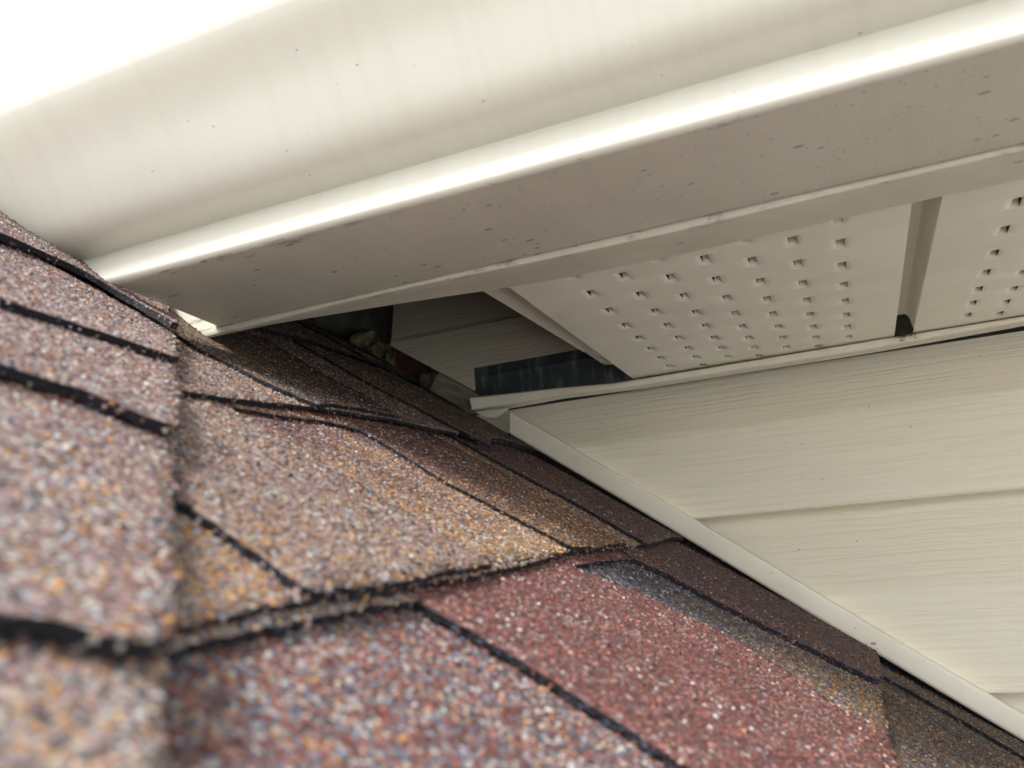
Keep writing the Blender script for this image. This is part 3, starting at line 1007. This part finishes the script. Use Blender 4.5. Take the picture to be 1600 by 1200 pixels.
# ------------------------------------------------------------------ vented soffit panels
ZS = .1486
EVEN = [.3825, .4170, .4525, .4880, .5215, .5545, .5850, .6150]
ODD = [.4000, .4350, .4705, .5050, .5385, .5700, .6000, .6290]
SW, SLN = .0042, .0115
def soffit_panel_mesh(cols, x0, x1, tear=False):
    """one panel: flat pan with punched slots, left leg stepped up into a groove"""
    V, F = [], []
    Y0, Y1 = .352, .637
    colsS = sorted(cols)
    xb = [x0]
    for xc, rows in colsS:
        xb += [xc - SW / 2 - .0034, xc - SW / 2, xc + SW / 2, xc + SW / 2 + .0034]
    xb.append(x1)
    yb = sorted(set([Y0, Y1] + [round(q, 5) for _, rows in colsS for r in rows for q in (r - SLN / 2 - .0027, r - SLN / 2, r + SLN / 2, r + SLN / 2 + .0027) if Y0 < q < Y1]))
    hole = {i: rows for i, (xc, rows) in enumerate(colsS)}
    for i, x in enumerate(xb):
        for y in yb:
            near = i > 0 and i < len(xb) - 1 and (i - 1) % 4 in (1, 2) and any(abs(y - q) < SLN / 2 + 1e-4 for q in hole[(i - 1) // 4])
            V.append((x, y, ZS + (.0004 if near else 0)))
    ny = len(yb)
    for i in range(len(xb) - 1):
        for j in range(ny - 1):
            ym = (yb[j] + yb[j + 1]) / 2
            if i > 0 and (i - 1) % 4 == 1 and any(abs(ym - q) < SLN / 2 - 1e-6 for q in hole[(i - 1) // 4]):
                continue
            a = i * ny + j
            F.append((a, a + 1, a + ny + 1, a + ny))
    # right edge turned up
    i = len(V)
    V.extend([(x1, Y0, ZS), (x1, Y1, ZS), (x1 + .0003, Y1, ZS + .006), (x1 + .0003, Y0, ZS + .006)])
    F.append((i, i + 1, i + 2, i + 3))
    # left leg: up, then out to the left as the floor of the groove
    D = .0115
    ys = [.352, .375, .39, .40, .408, .416, .43, .46, .50, .54, .57, .604, .620]
    pr = [(0, 0), (-.0004, .0008), (-.0008, .0022), (-.0016, .0075), (-.0024, .0098), (-.0040, D), (-.010, D + .0002), (-.018, D - .0002)]
    b = len(V)
    for y in ys:
        for dx, dz in pr:
            V.append((x0 + dx, y, ZS + dz))
        if tear:
            xe = -.1795 + .0088 * (y - .41) / .22
            if y > .59:
                xe += .006
        else:
            xe = x0 - .024 + (.004 if y > .59 else 0)
        V.append((xe + .0015, y, ZS + D - .0006)); V.append((xe, y, ZS + D + .0012)); V.append((xe + .0006, y, ZS + D + .0035))
    n_ = len(pr) + 3
    for k in range(len(ys) - 1):
        for q in range(n_ - 1):
            a = b + k * n_ + q
            F.append((a, a + 1, a + n_ + 1, a + n_))
    # the pan's left edge behind the groove floor
    return V, F

def louver_mesh():
    """tab punched upward from the slot, hinged at the wall side, with open dark cheeks"""
    w, l, d = SW / 2, SLN / 2, .0058
    V = [(-w, l, 0), (w, l, 0), (w * .9, l * .62, .0022), (-w * .9, l * .62, .0022), (w * .8, l * .05, d), (-w * .8, l * .05, d)]
    F = [(0, 1, 2, 3), (3, 2, 4, 5)]
    return V, F
lv, lf = louver_mesh()
louver_me = bpy.data.meshes.new('vent_louver')
louver_me.from_pydata(lv, [], lf)
louver_me.materials.append(M_SOFFIT)

def soffit(name, label, x0, x1, cols, tear=False, group='vented soffit panels along the eave'):
    t = thing('vented_soffit', label, 'soffit', (x0, .5, ZS), group)
    V, F = soffit_panel_mesh(cols, x0, x1, tear)
    p = solid(mesh_obj('panel', V, F, M_SOFFIT, t), .0008, -1)
    bm = bmesh.new(); bm.from_mesh(p.data); bmesh.ops.remove_doubles(bm, verts=bm.verts, dist=1e-6)
    bm.to_mesh(p.data); bm.free()
    for f in p.data.polygons:
        f.use_smooth = True
    sharp(p, 30)
    for xc, rows in cols:
        for r in rows:
            o = bpy.data.objects.new('vent_louver', louver_me)
            link(o, t)
            o.location = (xc - x0, r - .5, .0006)
    return t
c1 = [(.0117 - .0212 * k - (.002 if k == 6 else 0), EVEN if k % 2 == 0 else ODD) for k in range(7)]
soffit('soffit_panel', 'slotted soffit panel with a curled open left edge beside the dark hole', -.152, .0425, c1, True)
c2 = [(.0871 + .0204 * k, ([y - .0065 for y in EVEN[1:]] + [.6380 - .001] if k % 2 == 0 else [y - .010 for y in ODD]) ) for k in range(7)]
c2 = [(x, [r for r in rows if r < .632]) for x, rows in c2]
soffit('soffit_panel', 'slotted soffit panel at the right edge, past the groove', .0548, .2490, c2)
c3 = [(x + .2075, rows) for x, rows in c2]
soffit('soffit_panel', 'slotted soffit panel beyond the second groove, farthest from the dark hole', .2623, .4565, c3)

# ------------------------------------------------------------------ channel trim where soffit meets wall
ct = thing('soffit_channel', 'narrow almond channel strip between the soffit and the siding', 'trim', (0, .63, .145))
topz = [(-.2957, .1544), (-.2158, .1503), (-.165, .1466), (-.145, .1466), (.022, .1476), (.13, .1478), (1.8, .1478)]
botz = [(-.2957, .1429), (-.2572, .1419), (-.2164, .1432), (-.1456, .1411), (.021, .1412), (.124, .1438), (1.8, .1438)]
cx = [-.2957, -.285, -.27, -.257, -.24, -.216, -.19, -.17, -.145, -.12, -.08, -.04, 0, .03, .08, .124, .3, .8, 1.75]
cv, cf = [], []
for x in cx:
    zt, zb = lerp_pts(topz, x), lerp_pts(botz, x)
    lean = .0 if x > -.2 else .0015 * (-.2 - x) / .09
    pr = [(.6405, zt - .0004), (.6318, zt), (.6306, zt - .0006), (.630 - lean, zt - .0016), (.630 + lean, zb + .0014), (.6305, zb + .0004), (.6320, zb), (.6440, zb - .0002)]
    for y, z in pr:
        cv.append((x, y, z))
m_ = len(pr)
for k in range(len(cx) - 1):
    for i in range(m_ - 1):
        a = k * m_ + i
        cf.append((a, a + 1, a + m_ + 1, a + m_))
sharp(solid(mesh_obj('channel', cv, cf, M_TRIM, ct, smooth=True), .0009, -1), 50)

# ------------------------------------------------------------------ siding wall
sw = thing('siding_wall', 'house wall of beige wood grained lap siding', 'wall', (.5, .65, -.2))
def siding_course(zb, x0=-.31, x1=1.8, ztop=None, name='siding_panel'):
    pr = [(.6640, zb + .001), (.6480, zb - .0022), (.6452, zb - .0026), (.6434, zb - .0019), (.6426, zb - .0004), (.6424, zb + .002)]
    pr += [(.6424 + .0004 * i / 4, zb + .002 + .062 * i / 4) for i in range(1, 5)]
    pr += [(.6434, zb + .0665), (.6442, zb + .0682), (.6468, zb + .0740), (.6512, zb + .0840), (.6555, zb + .0950), (.6592, zb + .1060), (.6624, zb + .1180), (.6645, zb + .1310), (.6650, zb + .145)]
    if ztop:
        pr = [p for p in pr if p[1] < ztop] + [(np.interp(ztop, [p[1] for p in pr[5:]], [p[0] for p in pr[5:]]), ztop)]
    n_ = 40
    v, f = sweep(pr, [x0 + (x1 - x0) * i / n_ for i in range(n_ + 1)],
                 lambda k, i, x: (0, .0009 * noise.noise(Vector((x * 3, zb * 10, 4))), .0008 * noise.noise(Vector((x * 2.2, zb * 10, 1)))))
    f = [tuple(reversed(q)) for q in f]
    return sharp(mesh_obj(name, v, f, M_SIDING, sw, smooth=True), 12)
siding_course(.0352, ztop=.1440)
for k in range(1, 6):
    siding_course(.0352 - .1298 * k, x0=-.31 + .15 * max(0, k - 1))
v = [(-1.6, .70, -3.6), (1.8, .70, -3.6), (1.8, .70, .503), (-1.6, .70, .503)]
SHEATH = rough_mat('grey_green_sheathing', (.13, .135, .12), (.26, .26, .21), scale=45)
mesh_obj('sheathing', v, [(0, 1, 2, 3)], SHEATH, sw)

# ------------------------------------------------------------------ sloping trim along the roof line
jt = thing('roof_line_trim', 'straight almond trim board sloping along the roof at the foot of the siding', 'trim', (-.1, .63, .03))
def line_z(x, a, b):
    return a[1] + (b[1] - a[1]) * (x - a[0]) / (b[0] - a[0])
LB = ((-.2592, .1158), (.0728, -.1230)); LT = ((-.2576, .1364), (.0762, -.1053))
d = Vector((LB[1][0] - LB[0][0], LB[1][1] - LB[0][1])).normalized(); nrm = Vector((-d.y, d.x))
jv, jf = [], []
ts = [-.008, 0, .004, .05, .1, .15, .2, .25, .3, .35, .4, .5, .7, 1.0, 1.5]
for t in ts:
    b0 = Vector(LB[0]) + d * t
    w = .0168 - .0020 * min(t, .45) / .45
    if t < 0:
        w -= .0
    pr = [(0.0006, .650), (0, .6330), (.0003, .6316), (.0014, .6303), (.0030, .6300), (w * .5, .6297), (w - .0030, .6300), (w - .0012, .6303), (w - .0002, .6314), (w, .6328), (w - .0003, .6425)]
    for q, y in pr:
        c = b0 + nrm * (q - .0006 + .0006 * math.sin(t * 14))
        if t == ts[0]:
            c = c + d * (.010 * (1 - q / w) - .004)
        jv.append((c.x, y, c.y))
m_ = len(pr)
for k in range(len(ts) - 1):
    for i in range(m_ - 1):
        a = k * m_ + i
        jf.append((a, a + m_, a + m_ + 1, a + 1))
jf.append(tuple(range(m_)))
sharp(solid(mesh_obj('trim_face', jv, jf, M_TRIM, jt, smooth=True), .0006, -1), 50)
gap_shade_v = []  # black strip added as the shadow gap below the trim
for t in ts:
    b0 = Vector(LB[0]) + d * t
    for q in (-.03, .008):
        c = b0 + nrm * q
        gap_shade_v.append((c.x, .6408, c.y))
mesh_obj('flashing', gap_shade_v, [(2 * k, 2 * k + 2, 2 * k + 3, 2 * k + 1) for k in range(len(ts) - 1)], M_EDGE, jt)
# the torn, folded nailing tab at its upper end
v = [(-.2935, .6335, .1410), (-.2790, .6325, .1385), (-.2605, .6320, .1392), (-.2720, .6318, .1330), (-.2840, .6322, .1350), (-.2760, .6335, .1405)]
solid(mesh_obj('torn_tab', v, [(0, 4, 1), (1, 4, 3), (1, 3, 2), (0, 1, 5), (1, 2, 5)], M_TRIM, jt), .0008)

# ------------------------------------------------------------------ inside the opening
HOLE_SIDING = grain_vinyl('shaded_siding_piece', (.58, .54, .43), depth=.0016)  # siding colour darkened to carry the shade inside the opening
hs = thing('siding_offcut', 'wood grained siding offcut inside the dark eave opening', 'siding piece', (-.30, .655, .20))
hv, hf_ = [], []
zr = [.166, .176, .1868, .200, .2128, .2233, .226, .230, .238, .250, .265, .285, .31]
def left_x(z):
    return float(np.interp(z, [.166, .2233], [-.304, -.3886])) if z < .2233 else -.3886
def hole_rows(zs, xr):
    k0 = len(hv)
    for z in zs:
        y = .6550 + (0 if z < .227 else .0015 + .010 * min(1, (z - .227) / .05))
        xl = left_x(z)
        for q in range(13):
            hv.append((xl + (xr - xl) * q / 12, y, z))
    for k in range(len(zs) - 1):
        for q in range(12):
            a = k0 + k * 13 + q
            hf_.append((a, a + 1, a + 14, a + 13))
hole_rows(zr[:3], -.3024)
hole_rows(zr[2:], -.12)
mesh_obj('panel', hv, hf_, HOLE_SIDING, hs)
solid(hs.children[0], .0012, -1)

DARKMETAL = rough_mat('scuffed_dark_flashing', (.050, .062, .074), (.24, .27, .29), scale=9, rough=.4, bump=.0004, stretch=(14, 1, 3), lo=.52, hi=.90)
fl = thing('flashing_strip', 'scuffed dark blue flashing strip behind the channel in the eave opening', 'flashing', (-.22, .652, .17))
v, f = sweep([(.6600, .1455), (.6598, .174), (.6590, .1755), (.6578, .1770), (.6575, .1780), (.6582, .1792), (.6595, .1800), (.6600, .189)], [-.312 + .012 * i for i in range(17)])
f = [tuple(reversed(q)) for q in f]
solid(mesh_obj('strip', v, f, DARKMETAL, fl, smooth=True), .0012, -1)

FOAM = rough_mat('old_spray_foam', (.10, .09, .05), (.27, .235, .14), scale=70, bump=.003)
def blob(center, r, seed, squash=(1, .8, 1)):
    bm = bmesh.new()
    bmesh.ops.create_icosphere(bm, subdivisions=4, radius=1)
    V = []
    for v in bm.verts:
        n_ = noise.noise(v.co * 1.6 + Vector((seed, seed * 2, 0))) * .45 + noise.noise(v.co * 4 + Vector((seed, 0, 5))) * .25 + noise.noise(v.co * 11 + Vector((seed, 0, 5))) * .08
        c = v.co * (1 + n_)
        V.append((center[0] + c.x * r * squash[0], center[1] + c.y * r * squash[1], center[2] + c.z * r * squash[2]))
    F = [tuple(v.index for v in f.verts) for f in bm.faces]
    bm.free()
    return V, F
def foam(label, blobs, grp):
    V, F = [], []
    for c, r, s, sq in blobs:
        a, b = blob(c, r, s, sq)
        k = len(V)
        V += a
        F += [tuple(i + k for i in q) for q in b]
    o = mesh_obj('foam_lump', V, F, FOAM, None, smooth=True)
    o.data.transform(Matrix.Translation(-Vector(blobs[0][0])))
    o.location = blobs[0][0]
    return tag(o, label, 'foam', grp)
G = 'lumps of spray foam in the opening'
foam('larger ragged lump of yellowed foam left of the siding offcut', [((-.434, .675, .242), .012, 1, (1.5, .7, .8)), ((-.416, .675, .228), .010, 2, (1, .7, 1.1)), ((-.400, .672, .208), .009, 3, (.8, .8, 1.7)), ((-.404, .678, .228), .008, 6, (.8, .8, 1.6))], G)
foam('smaller rounded lump of yellowed foam below the siding offcut', [((-.355, .668, .183), .012, 4, (1, .8, .9)), ((-.340, .666, .178), .010, 5, (1, .8, .9))], G)
REDW = rough_mat('red_brown_board', (.07, .024, .02), (.12, .04, .034), scale=40)
def box(name, lo, hi, mat, label, cat):
    bm = bmesh.new()
    bmesh.ops.create_cube(bm, size=1)
    for v in bm.verts:
        v.co = Vector([lo[i] + (hi[i] - lo[i]) * (v.co[i] + .5) for i in range(3)])
    bmesh.ops.bevel(bm, geom=bm.edges[:], offset=.0012, segments=2, affect='EDGES')
    c = (Vector(lo) + Vector(hi)) / 2
    bmesh.ops.translate(bm, verts=bm.verts, vec=-c)
    me = bpy.data.meshes.new(name)
    bm.to_mesh(me); bm.free()
    me.materials.append(mat)
    o = link(bpy.data.objects.new(name, me))
    o.location = c
    return tag(o, label, cat)
box('red_board', (-.395, .674, .17), (-.360, .682, .230), REDW, 'short red brown board in the gap between the two foam lumps', 'board')
GREYW = rough_mat('grey_weathered_wood', (.16, .14, .11), (.30, .27, .21), scale=50, stretch=(1, 1, 6))
wb_ = box('wood_scrap', (-.024, -.006, -.009), (.024, .006, .009), GREYW, 'grey scrap of wood wedged at the left end of the channel strip', 'wood scrap')
wb_.location = (-.318, .648, .1640)
wb_.rotation_euler = (0, R(35), 0)

LEAF = rough_mat('dead_leaf', (.02, .015, .015), (.06, .04, .035))
# two flecks of dead leaf on the tan tab
for (sa, ya), (sb, yb_), lab in (((.0313, .1636), (.0308, .1689), 'dark sliver of dead leaf on the tan tab, nearer the hip cap'), ((-.0014, .1908), (-.0044, .1948), 'dark sliver of dead leaf on the tan tab, nearer the tan gap')):
    hf2 = hcourse('B', True)
    V = []
    dir_ = Vector((sb - sa, yb_ - ya)).normalized(); sd_ = Vector((-dir_.y, dir_.x))
    for k in range(7):
        q = Vector((sa, ya)).lerp(Vector((sb, yb_)), k / 6)
        w = .0008 * math.sin(math.pi * (k + .4) / 6.8)
        for side in (-1, 1):
            c = q + sd_ * (w * side)
            V.append(roof(c.x, c.y, hf2(c.x, c.y) + .0014 + .0004 * math.sin(k * 1.3)))
    F = [(2 * k, 2 * k + 1, 2 * k + 3, 2 * k + 2) for k in range(6)]
    o = mesh_obj('leaf_fleck', V, F, LEAF, None)
    o.data.transform(Matrix.Translation(-V[0])); o.location = V[0]
    solid(o, .0003)
    tag(o, lab, 'leaf fleck', 'flecks of dead leaf on the shingles')

# debris caught at the end of the groove
dbv, dbf = [], []
rr = random.Random(3)
for i in range(26):
    c = Vector((.0490 + rr.gauss(0, .0032), .6285 + rr.uniform(-.0006, .0006), .1462 + rr.gauss(0, .0013)))
    a = rr.uniform(0, math.pi)
    l, w = rr.uniform(.0010, .0030), .00028
    dx, dz = math.cos(a), math.sin(a) * .5
    k = len(dbv)
    for s1 in (-1, 1):
        for q in ((0, w), (w, -w), (-w, -w)):
            dbv.append((c.x + dx * l * s1 / 2 - dz * q[0], c.y + q[1], c.z + dz * l * s1 / 2 + dx * q[0]))
    dbf += [(k, k + 1, k + 4, k + 3), (k + 1, k + 2, k + 5, k + 4), (k + 2, k, k + 3, k + 5), (k + 2, k + 1, k), (k + 3, k + 4, k + 5)]
db = mesh_obj('debris', dbv, dbf, rough_mat('dark_debris', (.03, .025, .02), (.10, .08, .06)), None)
tag(db, 'tiny dark tuft of debris at the wall end of the soffit groove', 'debris')
